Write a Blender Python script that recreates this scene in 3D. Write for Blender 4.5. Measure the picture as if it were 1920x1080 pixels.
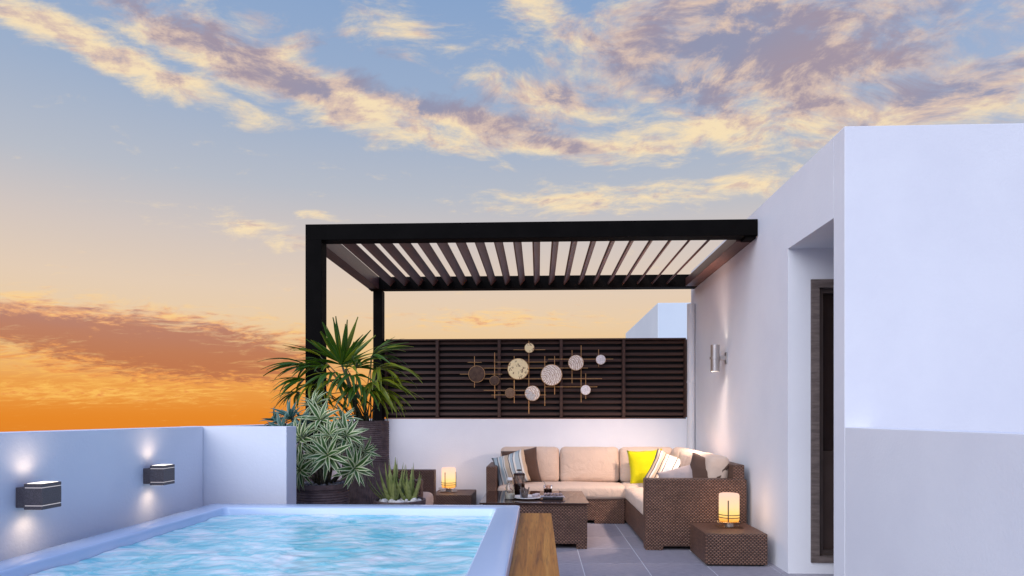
import bpy, bmesh, math, random
from mathutils import Vector, Matrix, noise
R = math.radians
random.seed(7)
for o in list(bpy.data.objects): bpy.data.objects.remove(o)
SC = bpy.context.scene
COL = SC.collection

def lin(c):
    c = c/255.0
    return c/12.92 if c <= 0.04045 else ((c+0.055)/1.055)**2.4
def S(r, g, b): return (lin(r), lin(g), lin(b), 1.0)

# ------------------------------------------------------------------ camera
cam = bpy.data.cameras.new('camera')
camo = bpy.data.objects.new('camera', cam); COL.objects.link(camo)
camo.location = (0, 0, 1.2); camo.rotation_euler = (R(90), 0, R(2.3))
cam.sensor_width = 36; cam.lens = 1235/1920*36; cam.shift_y = 240/1920
cam.clip_start = 0.05; cam.clip_end = 2000
SC.camera = camo
SC.view_settings.view_transform = 'Standard'; SC.view_settings.look = 'None'
SC.view_settings.exposure = 0.0; SC.view_settings.gamma = 1.0
SC.view_settings.use_curve_mapping = False

# ------------------------------------------------------------------ node helper
class NT:
    def __init__(s, tree): s.t = tree; s.n = tree.nodes; s.l = tree.links
    def node(s, typ, **kw):
        n = s.n.new(typ)
        for k, v in kw.items(): setattr(n, k, v)
        return n
    def set(s, sock, v):
        if isinstance(v, bpy.types.NodeSocket): s.l.new(v, sock)
        else:
            if hasattr(sock.default_value, '__len__') and not hasattr(v, '__len__'): v = [v]*len(sock.default_value)
            if hasattr(v, '__len__') and len(v) == 4 and len(sock.default_value) == 3: v = v[:3]
            sock.default_value = v
    def m(s, op, a, b=0.0, c=0.0, clamp=False):
        n = s.node('ShaderNodeMath', operation=op, use_clamp=clamp)
        for i, v in enumerate((a, b, c)): s.set(n.inputs[i], v)
        return n.outputs[0]
    def add(s, a, b): return s.m('ADD', a, b)
    def sub(s, a, b): return s.m('SUBTRACT', a, b)
    def mul(s, a, b): return s.m('MULTIPLY', a, b)
    def step(s, v, a, b, lo=0.0, hi=1.0):
        n = s.node('ShaderNodeMapRange', interpolation_type='SMOOTHSTEP')
        for i, x in enumerate((v, a, b, lo, hi)): s.set(n.inputs[i], x)
        return n.outputs[0]
    def mix(s, f, a, b, mode='MIX'):
        n = s.node('ShaderNodeMix', data_type='RGBA', blend_type=mode)
        s.set(n.inputs[0], f); s.set(n.inputs[6], a); s.set(n.inputs[7], b)
        return n.outputs[2]
    def ramp(s, f, stops, interp='LINEAR'):
        n = s.node('ShaderNodeValToRGB'); cr = n.color_ramp; cr.interpolation = interp
        while len(cr.elements) < len(stops): cr.elements.new(0.5)
        for e, (p, c) in zip(cr.elements, stops): e.position = p; e.color = c
        s.set(n.inputs[0], f); return n.outputs[0]
    def noise(s, vec, scale, detail=4, rough=0.5, dist=0.0, lac=2.0):
        n = s.node('ShaderNodeTexNoise')
        if vec is not None: s.l.new(vec, n.inputs['Vector'])
        n.inputs['Scale'].default_value = scale; n.inputs['Detail'].default_value = detail
        n.inputs['Roughness'].default_value = rough; n.inputs['Distortion'].default_value = dist
        n.inputs['Lacunarity'].default_value = lac
        return n.outputs[0]
    def xyz(s, x, y, z):
        n = s.node('ShaderNodeCombineXYZ')
        for i, v in enumerate((x, y, z)): s.set(n.inputs[i], v)
        return n.outputs[0]
    def sep(s, v):
        n = s.node('ShaderNodeSeparateXYZ'); s.l.new(v, n.inputs[0]); return n.outputs
    def mapping(s, v, scale=(1,1,1), rot=(0,0,0), loc=(0,0,0)):
        n = s.node('ShaderNodeMapping'); s.l.new(v, n.inputs[0])
        n.inputs['Scale'].default_value = scale; n.inputs['Rotation'].default_value = rot; n.inputs['Location'].default_value = loc
        return n.outputs[0]

# ------------------------------------------------------------------ sunset sky (a function of direction only)
W = bpy.data.worlds.new('World'); SC.world = W; W.use_nodes = True
W.node_tree.nodes.clear()
N = NT(W.node_tree)
gen = N.node('ShaderNodeTexCoord').outputs['Generated']
dx, dy, dz = N.sep(gen)
az = N.m('ARCTAN2', dx, dy)
el = N.m('ARCSINE', dz)
def dir_of(x, y):
    a = math.atan((x-1010)/1235); return a, math.atan((780-y)/1235*math.cos(a))
def epos(e): return (e+0.2)/1.8
front = N.ramp(N.m('MULTIPLY_ADD', el, 1/1.8, 0.2/1.8), [
    (epos(-.2), S(120, 85, 75)), (epos(-.06), S(222, 128, 44)), (epos(0), S(231, 137, 42)), (epos(.045), S(236, 160, 78)),
    (epos(.09), S(239, 197, 136)), (epos(.14), S(234, 205, 170)), (epos(.18), S(228, 205, 182)), (epos(.25), S(210, 198, 192)),
    (epos(.32), S(184, 189, 200)), (epos(.42), S(158, 176, 203)), (epos(.6), S(130, 161, 203)), (epos(1.5), S(86, 118, 204))])
back = N.ramp(N.m('MULTIPLY_ADD', el, 1/1.8, 0.2/1.8), [
    (epos(-.2), S(110, 108, 125)), (epos(0), S(166, 172, 208)), (epos(.12), S(182, 190, 230)), (epos(.27), S(174, 190, 236)),
    (epos(.44), S(160, 182, 234)), (epos(.7), S(122, 152, 226)), (epos(1.5), S(86, 118, 204))])
warm = N.step(N.m('COSINE', N.add(az, 0.45)), -0.35, 0.75)
base = N.mix(warm, back, front)
# cloud cover: stretches of cloud at given directions, broken up by fractal noise on a flat cloud layer
GL = [  # x, y, half-length, half-thickness (1/1235 rad), slope, weight
    (130, 58, 520, 56, .20, .92), (540, 146, 560, 74, .20, 1.02), (880, 226, 480, 50, .19, .92), (1150, 280, 330, 44, .08, .86),
    (470, 40, 300, 80, .2, .40), (780, 55, 230, 75, .12, .56), (1400, 110, 620, 200, .12, .88), (1080, 60, 330, 75, .55, .66),
    (1700, 205, 620, 110, .06, .80), (1380, 240, 330, 80, .20, .76), (1010, 185, 290, 80, .18, .68), (1120, 375, 430, 48, .0, .64), (1420, 350, 330, 44, .0, .58), (1390, 285, 230, 16, .0, .60),
    (290, 650, 560, 120, .07, .98), (60, 600, 520, 85, .03, .92), (440, 695, 430, 70, -.06, .74), (120, 735, 560, 40, .0, .60),
    (920, 600, 430, 36, -.02, .52), (470, 430, 240, 46, .1, .52), (590, 398, 90, 18, 0, .62), (1800, 12, 200, 36, .05, .56)]
DKL = [(420, 80, 420, 60, .20, .7), (760, 150, 430, 62, .22, .95), (960, 232, 220, 22, .2, .5), (1440, 90, 560, 130, .12, .85), (1650, 190, 420, 60, .08, .7), (1300, 170, 230, 60, .3, .7), (1080, 175, 200, 40, .2, .6),
    (340, 655, 430, 84, .07, 1.3), (40, 612, 360, 56, .04, 1.15), (1000, 265, 260, 22, .1, .5)]
azel = N.xyz(az, el, 0.0)
def blobs(L):
    tot = None
    for (x, y, a, b, sl, w) in L:
        ca, ce = dir_of(x, y); k = math.cos(math.atan((x-1010)/1235))
        mp = N.node('ShaderNodeMapping', vector_type='TEXTURE'); N.l.new(azel, mp.inputs[0])
        mp.inputs['Location'].default_value = (ca, ce, 0); mp.inputs['Rotation'].default_value = (0, 0, -math.atan(sl))
        mp.inputs['Scale'].default_value = (a/1235*k, b/1235*k, 1)
        g = N.node('ShaderNodeTexGradient', gradient_type='SPHERICAL'); N.l.new(mp.outputs[0], g.inputs[0])
        v = N.mul(g.outputs['Fac'], w)
        tot = v if tot is None else N.m('SMOOTH_MAX', tot, v, 0.10)
    return tot
inv = N.m('DIVIDE', N.m('COSINE', el), N.add(N.m('MAXIMUM', dz, -0.02), 0.16))
q = N.xyz(N.mul(N.m('SINE', az), inv), N.mul(N.m('COSINE', az), inv), 0.0)
wv = N.node('ShaderNodeVectorMath', operation='MULTIPLY_ADD')
nz = N.node('ShaderNodeTexNoise'); N.l.new(q, nz.inputs['Vector']); nz.inputs['Scale'].default_value = 2.2; nz.inputs['Detail'].default_value = 2
N.l.new(nz.outputs['Color'], wv.inputs[0]); wv.inputs[1].default_value = (.30, .30, 0); N.l.new(q, wv.inputs[2])
n1 = N.noise(N.mapping(wv.outputs[0], (.8, 1.25, 1), (0, 0, -.12)), 8.5, 7, 0.66)
cov = blobs(GL)
d0 = N.add(N.sub(N.mul(n1, 1.5), 1.06), N.m('MULTIPLY_ADD', nz.outputs[0], .2, cov))
alpha = N.step(d0, -.02, 0.50)
n3 = N.noise(wv.outputs[0], 11.0, 5, 0.66)
dk = N.add(blobs(DKL), N.m('MULTIPLY_ADD', n3, 2.2, -1.10))
thick = N.step(N.m('MULTIPLY_ADD', d0, .30, dk), -.05, 1.02)
hi = N.step(el, 0.06, 0.26)
litc = N.mix(hi, S(255, 196, 98), S(253, 228, 184))
drkc = N.mix(hi, S(188, 112, 76), N.mix(N.step(nz.outputs[0], .38, .62), S(146, 147, 172), S(164, 146, 158)))
midc = N.mix(hi, S(240, 155, 82), S(222, 194, 176))
cc = N.mix(N.step(thick, 0.0, 0.45), litc, midc)
cc = N.mix(N.step(thick, 0.35, 0.95), cc, drkc)
coolc = N.mix(hi, S(170, 165, 190), S(168, 172, 200))
cc = N.mix(warm, coolc, cc)
sky = N.mix(N.mul(alpha, 0.90), base, cc)
bg = N.node('ShaderNodeBackground'); N.l.new(sky, bg.inputs[0]); bg.inputs[1].default_value = 1.0
N.l.new(bg.outputs[0], N.node('ShaderNodeOutputWorld').inputs[0])
W.cycles.sampling_method = 'NONE'

# ------------------------------------------------------------------ broad, cool twilight light from high behind the camera
sun = bpy.data.lights.new('sun', 'SUN'); sun.energy = 2.45; sun.angle = R(60); sun.color = (0.93, 0.94, 0.98)
suno = bpy.data.objects.new('sun', sun); COL.objects.link(suno)
suno.rotation_euler = Vector((0.62, 1.0, -0.85)).to_track_quat('-Z', 'Y').to_euler()

# ------------------------------------------------------------------ materials
MATS = {}
def mat(name):
    m = bpy.data.materials.new(name); m.use_nodes = True; m.node_tree.nodes.clear()
    t = NT(m.node_tree)
    b = t.node('ShaderNodeBsdfPrincipled'); o = t.node('ShaderNodeOutputMaterial'); t.l.new(b.outputs[0], o.inputs[0])
    MATS[name] = m
    return t, b
def bump(t, b, h, strength, dist=0.01):
    n = t.node('ShaderNodeBump'); n.inputs['Strength'].default_value = strength; n.inputs['Distance'].default_value = dist
    t.set(n.inputs['Height'], h); t.l.new(n.outputs[0], b.inputs['Normal'])
def obj_co(t): return t.node('ShaderNodeTexCoord').outputs['Object']
def uv_co(t): return t.node('ShaderNodeTexCoord').outputs['UV']
def simple(name, c1, c2, scale=8, rough=0.5, metal=0.0, bs=0.1, bscale=60, detail=5, spec=0.5, stretch=(1,1,1), co='Object', bdist=.004):
    t, b = mat(name)
    v = t.mapping(t.node('ShaderNodeTexCoord').outputs[co], stretch)
    f = t.noise(v, scale, detail, 0.6)
    t.set(b.inputs['Base Color'], t.mix(t.step(f, .3, .7), c1, c2))
    b.inputs['Roughness'].default_value = rough; b.inputs['Metallic'].default_value = metal
    b.inputs['Specular IOR Level'].default_value = spec
    if bs: bump(t, b, t.noise(v, bscale, 4, 0.6), bs, bdist)
    return t, b
simple('plaster', (.80, .80, .83, 1), (.85, .85, .87, 1), 1.3, 0.85, bs=.35, bscale=55, bdist=.004, spec=.25)
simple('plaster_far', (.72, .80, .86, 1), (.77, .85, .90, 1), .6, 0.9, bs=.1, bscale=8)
simple('black_metal', (.004, .0034, .003, 1), (.006, .005, .0045, 1), 5, 0.6, bs=.05, bscale=200, spec=.03)
simple('louver_brown', (.064, .024, .019, 1), (.092, .038, .030, 1), 6, 0.42, bs=.15, bscale=120, spec=.5, stretch=(6, .6, 6))
simple('screen_brown', (.040, .015, .008, 1), (.064, .026, .015, 1), 4, 0.7, bs=.15, bscale=90, stretch=(.6, 4, 8))
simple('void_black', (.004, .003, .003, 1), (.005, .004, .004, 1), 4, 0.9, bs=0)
simple('acrylic', (.60, .73, .90, 1), (.64, .76, .92, 1), 1.0, 0.16, bs=.02, bscale=4, spec=.6)
simple('pipe_white', (.70, .69, .70, 1), (.77, .76, .76, 1), 3, 0.45, bs=.05)
simple('roof_grey', (.30, .30, .31, 1), (.36, .36, .37, 1), 2, 0.9)
simple('ground_dull', (.10, .085, .07, 1), (.14, .12, .09, 1), .05, 0.95, bs=0)
simple('lamp_housing', (.085, .066, .060, 1), (.165, .132, .124, 1), 240, 0.55, bs=.5, bscale=320, bdist=.002)
simple('nickel', (.42, .39, .37, 1), (.52, .48, .46, 1), 30, 0.38, metal=.85, bs=.05, stretch=(1, 1, .2))
simple('iron', (.012, .010, .009, 1), (.022, .018, .016, 1), 40, 0.6, bs=.1)
simple('brass_rod', (.50, .25, .09, 1), (.66, .38, .15, 1), 60, 0.4, metal=.35, bs=0)
simple('bronze_dark', (.060, .030, .018, 1), (.110, .058, .034, 1), 30, 0.5, metal=.5, bs=.2, bscale=60)
simple('bronze_mid', (.16, .085, .045, 1), (.24, .14, .075, 1), 45, 0.5, metal=.4, bs=.2, bscale=60)
simple('milk', (.72, .69, .60, 1), (.75, .72, .64, 1), 5, 0.4, bs=0)
simple('porcelain', (.78, .77, .76, 1), (.80, .79, .78, 1), 5, 0.2, bs=0)
simple('coffee', (.030, .014, .010, 1), (.040, .018, .012, 1), 9, 0.2, bs=0)
simple('cork', (.62, .58, .52, 1), (.70, .66, .60, 1), 60, 0.7, bs=.1)
simple('tray_black', (.010, .008, .008, 1), (.014, .011, .010, 1), 9, 0.35, bs=0)
simple('napkin', (.66, .62, .68, 1), (.74, .70, .74, 1), 30, 0.85, bs=.3, bscale=180)
simple('biscuit', (.22, .15, .14, 1), (.36, .28, .27, 1), 60, 0.8, bs=.5, bscale=150)
simple('stick_brown', (.16, .11, .09, 1), (.26, .20, .17, 1), 40, 0.7, bs=.1)
simple('macaron', (.42, .36, .38, 1), (.50, .44, .45, 1), 80, 0.7, bs=.3)
simple('pebble', (.50, .44, .38, 1), (.80, .77, .72, 1), 5, 0.6, bs=.1, bscale=30)
simple('gravel', (.12, .11, .12, 1), (.36, .34, .35, 1), 22, 0.85, bs=.2, bscale=60)
simple('soil', (.020, .014, .010, 1), (.045, .032, .022, 1), 30, 0.95, bs=.6, bscale=60)
simple('stem', (.10, .085, .05, 1), (.19, .16, .10, 1), 25, 0.8, bs=.4, stretch=(1, 1, 3))
simple('palm_stem', (.035, .045, .02, 1), (.08, .085, .035, 1), 25, 0.7, bs=.3, stretch=(1, 1, 3))
simple('door_wood', (.11, .085, .074, 1), (.20, .155, .138, 1), 7, 0.5, bs=.15, bscale=40, stretch=(1.5, 1.5, 9))
simple('door_inner', (.060, .042, .036, 1), (.080, .056, .048, 1), 5, 0.45, bs=.05)
simple('door_dark', (.020, .011, .009, 1), (.026, .014, .011, 1), 3, 0.25, bs=0, spec=.4)
simple('door_lower', (.050, .032, .026, 1), (.062, .040, .033, 1), 3, 0.4, bs=0, spec=.4)
simple('cream_shell', (.62, .50, .33, 1), (.80, .70, .52, 1), 70, 0.5, bs=.6, bscale=90)

def wicker(name, ca, cb, cd):
    t, b = mat(name)
    u, v, _ = t.sep(uv_co(t))
    RH, CW = 0.0140, 0.030
    rv = t.mul(v, 1/RH); row = t.m('FLOOR', rv)
    prof = t.m('ABSOLUTE', t.m('SINE', t.mul(rv, math.pi)))
    ph = t.m('MULTIPLY_ADD', u, 2*math.pi/CW, t.mul(row, math.pi))
    over = t.m('MULTIPLY_ADD', t.m('SINE', ph), 0.5, 0.5)
    h = t.mul(t.m('POWER', prof, 0.5), t.m('POWER', over, 0.75))
    cell = t.node('ShaderNodeTexWhiteNoise', noise_dimensions='2D')
    t.l.new(t.xyz(t.m('FLOOR', t.m('MULTIPLY_ADD', u, 1/CW, t.mul(row, .5))), row, 0), cell.inputs['Vector'])
    strand = t.mix(cell.outputs[0], ca, cb)
    big = t.noise(obj_co(t), 3, 3)
    strand = t.mix(t.mul(t.step(big, .35, .7), .35), strand, cd)
    t.set(b.inputs['Base Color'], t.mix(t.step(h, .12, .62), cd, strand))
    b.inputs['Roughness'].default_value = 0.48
    bump(t, b, h, 0.9, .008)
wicker('wicker', S(122, 86, 68), S(152, 112, 90), S(50, 31, 23))

def fabric(name, c1, c2, sc=420, bs=.5, wr=.25):
    t, b = mat(name)
    co = obj_co(t)
    f = t.noise(co, sc, 2, .6); g = t.noise(co, 4, 3)
    t.set(b.inputs['Base Color'], t.mix(t.m('MULTIPLY_ADD', f, .7, t.mul(g, .3), clamp=True), c1, c2))
    b.inputs['Roughness'].default_value = 0.92; b.inputs['Specular IOR Level'].default_value = .15
    b.inputs['Sheen Weight'].default_value = .15
    bump(t, b, t.add(t.mul(f, .12), t.mul(t.noise(co, 9, 3, .5, .6), wr*4)), bs, .012)
fabric('cushion_beige', S(188, 162, 142), S(226, 202, 182), bs=.8, wr=.5)
fabric('pillow_yellow', S(186, 178, 6), S(216, 206, 22), wr=.35)
fabric('pillow_brown', S(74, 54, 44), S(98, 74, 62), wr=.4)
fabric('pillow_grey', S(150, 136, 132), S(180, 164, 158), wr=.6)
def striped(name, stops):
    t, b = mat(name)
    u, v, _ = t.sep(uv_co(t))
    wob = t.m('MULTIPLY_ADD', t.noise(obj_co(t), 12, 2), .012, u)
    col = t.ramp(wob, stops, 'CONSTANT')
    f = t.noise(obj_co(t), 420, 2)
    t.set(b.inputs['Base Color'], t.mix(t.mul(f, .25), col, S(120, 110, 105)))
    b.inputs['Roughness'].default_value = .92; b.inputs['Specular IOR Level'].default_value = .15
    bump(t, b, t.add(t.mul(f, .1), t.noise(obj_co(t), 8, 3, .5, .5)), .5, .012)
CR, BL, GY, TN, DK = S(226, 220, 208), S(172, 186, 190), S(100, 106, 112), S(206, 182, 154), S(74, 68, 70)
striped('pillow_stripe_blue', [(0, GY), (.07, BL), (.17, GY), (.20, CR), (.25, BL), (.33, CR), (.36, GY), (.38, CR), (.42, TN), (.54, DK), (.565, CR), (.60, BL), (.67, GY), (.69, CR), (.75, BL), (.86, GY), (.88, CR), (.93, TN)])
striped('pillow_stripe_tan', [(0, GY), (.04, TN), (.10, DK), (.125, CR), (.17, TN), (.25, DK), (.275, TN), (.32, CR), (.36, DK), (.385, CR), (.42, BL), (.56, CR), (.60, DK), (.625, CR), (.67, BL), (.70, CR), (.74, DK), (.77, TN), (.90, DK), (.93, TN)])

# wood of the tub surround: grain along Y
t, b = mat('teak')
v = t.mapping(obj_co(t), (38, 1.3, 38)); g1 = t.noise(v, 1.0, 6, .62, .6)
v2 = t.mapping(obj_co(t), (160, 5, 160)); g2 = t.noise(v2, 1.0, 3, .6)
col = t.ramp(g1, [(.28, S(140, 82, 26)), (.48, S(184, 116, 42)), (.72, S(210, 144, 62))])
t.set(b.inputs['Base Color'], t.mix(t.mul(t.step(g2, .5, .72), .55), col, S(94, 58, 24)))
b.inputs['Roughness'].default_value = .5; bump(t, b, g2, .25, .003)
# floor tile
t, b = mat('floor_tile')
oi = t.node('ShaderNodeObjectInfo')
vv = t.node('ShaderNodeVectorMath', operation='ADD'); t.l.new(obj_co(t), vv.inputs[0]); t.l.new(oi.outputs['Location'], vv.inputs[1])
m1 = t.noise(t.mapping(vv.outputs[0], (3, 26, 6)), 5, 8, .72); m2 = t.noise(vv.outputs[0], 3, 4)
c = t.mix(t.step(m1, .3, .7), S(124, 122, 134), S(186, 180, 188)); c = t.mix(t.mul(m2, .35), c, S(152, 148, 154))
c = t.mix(t.mul(oi.outputs['Random'], .22), c, S(104, 104, 116))
t.set(b.inputs['Base Color'], c); t.set(b.inputs['Roughness'], t.m('MULTIPLY_ADD', m1, .25, .38)); bump(t, b, m1, .15, .003)
simple('grout', (.62, .62, .64, 1), (.70, .70, .72, 1), 30, .9, bs=.1)
# ribbed planters (ribs are geometry); clay colour
simple('planter_clay', S(84, 68, 66), S(112, 92, 88), 14, .7, bs=.5, bscale=70, stretch=(1, 1, 1.5))
# glass (thin, clear)
def glass(name, tint, rough=.02, alpha=.82):
    m = bpy.data.materials.new(name); m.use_nodes = True; m.node_tree.nodes.clear(); t = NT(m.node_tree); MATS[name] = m
    tr = t.node('ShaderNodeBsdfTransparent'); tr.inputs[0].default_value = tint
    gl = t.node('ShaderNodeBsdfGlossy'); gl.inputs['Roughness'].default_value = rough; gl.inputs[0].default_value = (.9, .9, .9, 1)
    fr = t.node('ShaderNodeFresnel'); fr.inputs[0].default_value = 1.5
    mx = t.node('ShaderNodeMixShader'); t.l.new(t.m('MULTIPLY_ADD', fr.outputs[0], .9, .03), mx.inputs[0])
    t.l.new(tr.outputs[0], mx.inputs[1]); t.l.new(gl.outputs[0], mx.inputs[2])
    t.l.new(mx.outputs[0], t.node('ShaderNodeOutputMaterial').inputs[0])
glass('clear_glass', (.90, .90, .88, 1)); glass('brown_glass', (.30, .22, .19, 1)); glass('press_glass', (.78, .66, .60, 1))
# smoked table top
t, b = mat('table_glass'); b.inputs['Base Color'].default_value = S(58, 36, 28); b.inputs['Roughness'].default_value = .04; b.inputs['Specular IOR Level'].default_value = .3
bump(t, b, t.noise(obj_co(t), 2), .02, .002)
# water: aerated, milky cyan under a glossy rippled surface; white streaks are caustic light and highlights painted into the colour
t, b = mat('water')
co = obj_co(t)
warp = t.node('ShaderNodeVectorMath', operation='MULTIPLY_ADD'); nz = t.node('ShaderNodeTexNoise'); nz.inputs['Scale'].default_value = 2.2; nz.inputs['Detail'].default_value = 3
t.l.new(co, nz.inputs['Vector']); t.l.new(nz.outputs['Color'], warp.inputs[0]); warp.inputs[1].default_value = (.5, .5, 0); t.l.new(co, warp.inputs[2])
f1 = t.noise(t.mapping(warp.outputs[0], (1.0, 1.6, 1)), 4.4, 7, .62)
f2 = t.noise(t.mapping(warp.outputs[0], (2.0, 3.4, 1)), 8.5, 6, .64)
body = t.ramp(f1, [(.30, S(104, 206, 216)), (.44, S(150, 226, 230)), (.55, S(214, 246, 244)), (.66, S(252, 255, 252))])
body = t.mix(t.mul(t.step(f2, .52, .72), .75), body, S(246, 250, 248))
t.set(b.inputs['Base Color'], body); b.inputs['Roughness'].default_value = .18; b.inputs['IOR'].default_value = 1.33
b.inputs['Specular IOR Level'].default_value = .32
bump(t, b, t.noise(t.mapping(warp.outputs[0], (1, 1.8, 1)), 12, 4, .55), .35, .015)
# leaves
def leaf(name, edge, mid, vein, w0, w1, rough=.45):
    t, b = mat(name)
    u, v, _ = t.sep(uv_co(t))
    d = t.m('ABSOLUTE', t.sub(v, .5))
    c = t.mix(t.step(d, w0, w1), mid, edge); c = t.mix(t.step(d, .0, .06), vein, c)
    oi = t.node('ShaderNodeObjectInfo')
    c = t.mix(t.mul(oi.outputs['Random'], .22), c, mid)
    c = t.mix(t.mul(t.noise(obj_co(t), 25, 3), .15), c, vein)
    t.set(b.inputs['Base Color'], c); b.inputs['Roughness'].default_value = rough
    tl = t.node('ShaderNodeBsdfTranslucent'); t.set(tl.inputs[0], c)
    mx = t.node('ShaderNodeMixShader'); mx.inputs[0].default_value = .22
    o = [n for n in t.n if n.type == 'OUTPUT_MATERIAL'][0]
    t.l.new(b.outputs[0], mx.inputs[1]); t.l.new(tl.outputs[0], mx.inputs[2]); t.l.new(mx.outputs[0], o.inputs[0])
leaf('dracaena_leaf', S(236, 238, 190), S(58, 96, 34), S(84, 118, 52), .24, .33)
leaf('palm_leaf', S(88, 118, 12), S(36, 78, 10), S(104, 126, 22), .2, .5, .4)
leaf('palm_leaf_yellow', S(150, 150, 24), S(92, 114, 14), S(160, 150, 36), .2, .5, .45)
leaf('bush_leaf', S(130, 164, 150), S(46, 92, 78), S(96, 136, 120), .2, .42)
simple('aloe_leaf', S(114, 128, 62), S(160, 166, 100), 9, .45, bs=.15, bscale=30)
# disc faces of the wall art
t, b = mat('disc_wave')
v = t.mapping(obj_co(t), (1, 1, 0), loc=(.10, .05, 0)); wv = t.node('ShaderNodeTexWave', wave_type='RINGS', rings_direction='Z'); t.l.new(v, wv.inputs[0])
wv.inputs['Scale'].default_value = 13; wv.inputs['Distortion'].default_value = 6; wv.inputs['Detail'].default_value = 3; wv.inputs['Detail Scale'].default_value = 2.5
t.set(b.inputs['Base Color'], t.mix(wv.outputs[1], S(196, 164, 138), S(252, 240, 224))); b.inputs['Roughness'].default_value = .45; bump(t, b, wv.outputs[1], .6, .004)
t, b = mat('disc_crackle')
vo = t.node('ShaderNodeTexVoronoi', feature='DISTANCE_TO_EDGE'); t.l.new(obj_co(t), vo.inputs[0]); vo.inputs['Scale'].default_value = 26
f = t.step(t.noise(obj_co(t), 28, 4, .65, .8), .56, .66)
t.set(b.inputs['Base Color'], t.mix(f, S(250, 226, 170), S(128, 78, 38))); b.inputs['Roughness'].default_value = .4; bump(t, b, vo.outputs[0], .5, .01)
simple('disc_white', S(216, 206, 200), S(250, 244, 240), 60, .5, bs=.5, bscale=90)
# lamps that are lit
def glow(name, stops, strength, zmax):
    m = bpy.data.materials.new(name); m.use_nodes = True; m.node_tree.nodes.clear(); t = NT(m.node_tree); MATS[name] = m
    x, y, z = t.sep(obj_co(t))
    c = t.ramp(t.m('MULTIPLY_ADD', t.noise(obj_co(t), 26, 4, .6), .30, t.sub(t.mul(z, 1/zmax), .15)), stops)
    e = t.node('ShaderNodeEmission'); t.set(e.inputs[0], c); e.inputs[1].default_value = strength
    d = t.node('ShaderNodeBsdfTransparent'); d.inputs[0].default_value = (1, .92, .8, 1)
    mx = t.node('ShaderNodeMixShader'); mx.inputs[0].default_value = .72
    t.l.new(d.outputs[0], mx.inputs[1]); t.l.new(e.outputs[0], mx.inputs[2])
    t.l.new(mx.outputs[0], t.node('ShaderNodeOutputMaterial').inputs[0])
glow('lamp_alabaster', [(0.0, (1.0, .36, .05, 1)), (.22, (1.0, .66, .20, 1)), (.5, (1.0, .66, .38, 1)), (1.0, (.96, .58, .50, 1))], 1.35, .25)
def lit(name, col, st):
    t, b = mat(name); b.inputs['Base Color'].default_value = (.8, .8, .8, 1); b.inputs['Emission Color'].default_value = col; b.inputs['Emission Strength'].default_value = st
lit('lens_warm', (1, .86, .68, 1), 2.2); lit('slit_warm', (1, .78, .56, 1), .35)

# ------------------------------------------------------------------ object helpers
def tag(o, label=None, cat=None, group=None, kind=None):
    if label: o['label'] = label
    if cat: o['category'] = cat
    if group: o['group'] = group
    if kind: o['kind'] = kind
    return o
def thing(name, label, cat, loc=(0, 0, 0), rz=0, group=None):
    o = bpy.data.objects.new(name, None); o.empty_display_size = .1; COL.objects.link(o)
    o.location = loc; o.rotation_euler = (0, 0, rz)
    return tag(o, label, cat, group)
def boxuv(bm):
    uvl = bm.loops.layers.uv.verify()
    for f in bm.faces:
        n = f.normal; a = max(range(3), key=lambda i: abs(n[i]))
        for l in f.loops:
            c = l.vert.co
            l[uvl].uv = (c.y, c.z) if a == 0 else (c.x, c.z) if a == 1 else (c.x, c.y)
def mesh(name, bm, m, smooth=False, uv=True):
    bm.normal_update()
    if uv: boxuv(bm)
    me = bpy.data.meshes.new(name); bm.to_mesh(me); bm.free()
    for mm in (m if isinstance(m, (list, tuple)) else [m]): me.materials.append(MATS[mm])
    if smooth:
        for p in me.polygons: p.use_smooth = True
    return me
def link(name, me, parent=None, loc=(0, 0, 0), rot=(0, 0, 0)):
    o = bpy.data.objects.new(name, me); COL.objects.link(o); o.parent = parent; o.location = loc; o.rotation_euler = rot
    return o
def part(name, bm, m, parent=None, smooth=False, uv=True, loc=(0, 0, 0), rot=(0, 0, 0)):
    return link(name, mesh(name, bm, m, smooth, uv), parent, loc, rot)
def box(bm, x0, x1, y0, y1, z0, z1, bev=0.0, seg=2):
    g = bmesh.ops.create_cube(bm, size=1.0)
    vs = g['verts']
    for v in vs: v.co = Vector(((x0+x1)/2+v.co.x*(x1-x0), (y0+y1)/2+v.co.y*(y1-y0), (z0+z1)/2+v.co.z*(z1-z0)))
    if bev:
        es = list({e for v in vs for e in v.link_edges})
        bmesh.ops.bevel(bm, geom=es, offset=bev, segments=seg, affect='EDGES', profile=.5)
    return bm
def B(*a, **k): return box(bmesh.new(), *a, **k)
def lathe(prof, seg=32, bm=None, cap0=True, cap1=True, c=(0, 0)):
    bm = bm or bmesh.new(); rings = []
    for r, z in prof:
        rings.append([bm.verts.new((c[0]+r*math.cos(2*math.pi*i/seg), c[1]+r*math.sin(2*math.pi*i/seg), z)) for i in range(seg)])
    for a, b_ in zip(rings, rings[1:]):
        for i in range(seg): bm.faces.new((a[i], a[(i+1) % seg], b_[(i+1) % seg], b_[i]))
    if cap0: bm.faces.new(rings[0][::-1])
    if cap1: bm.faces.new(rings[-1])
    return bm
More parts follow.
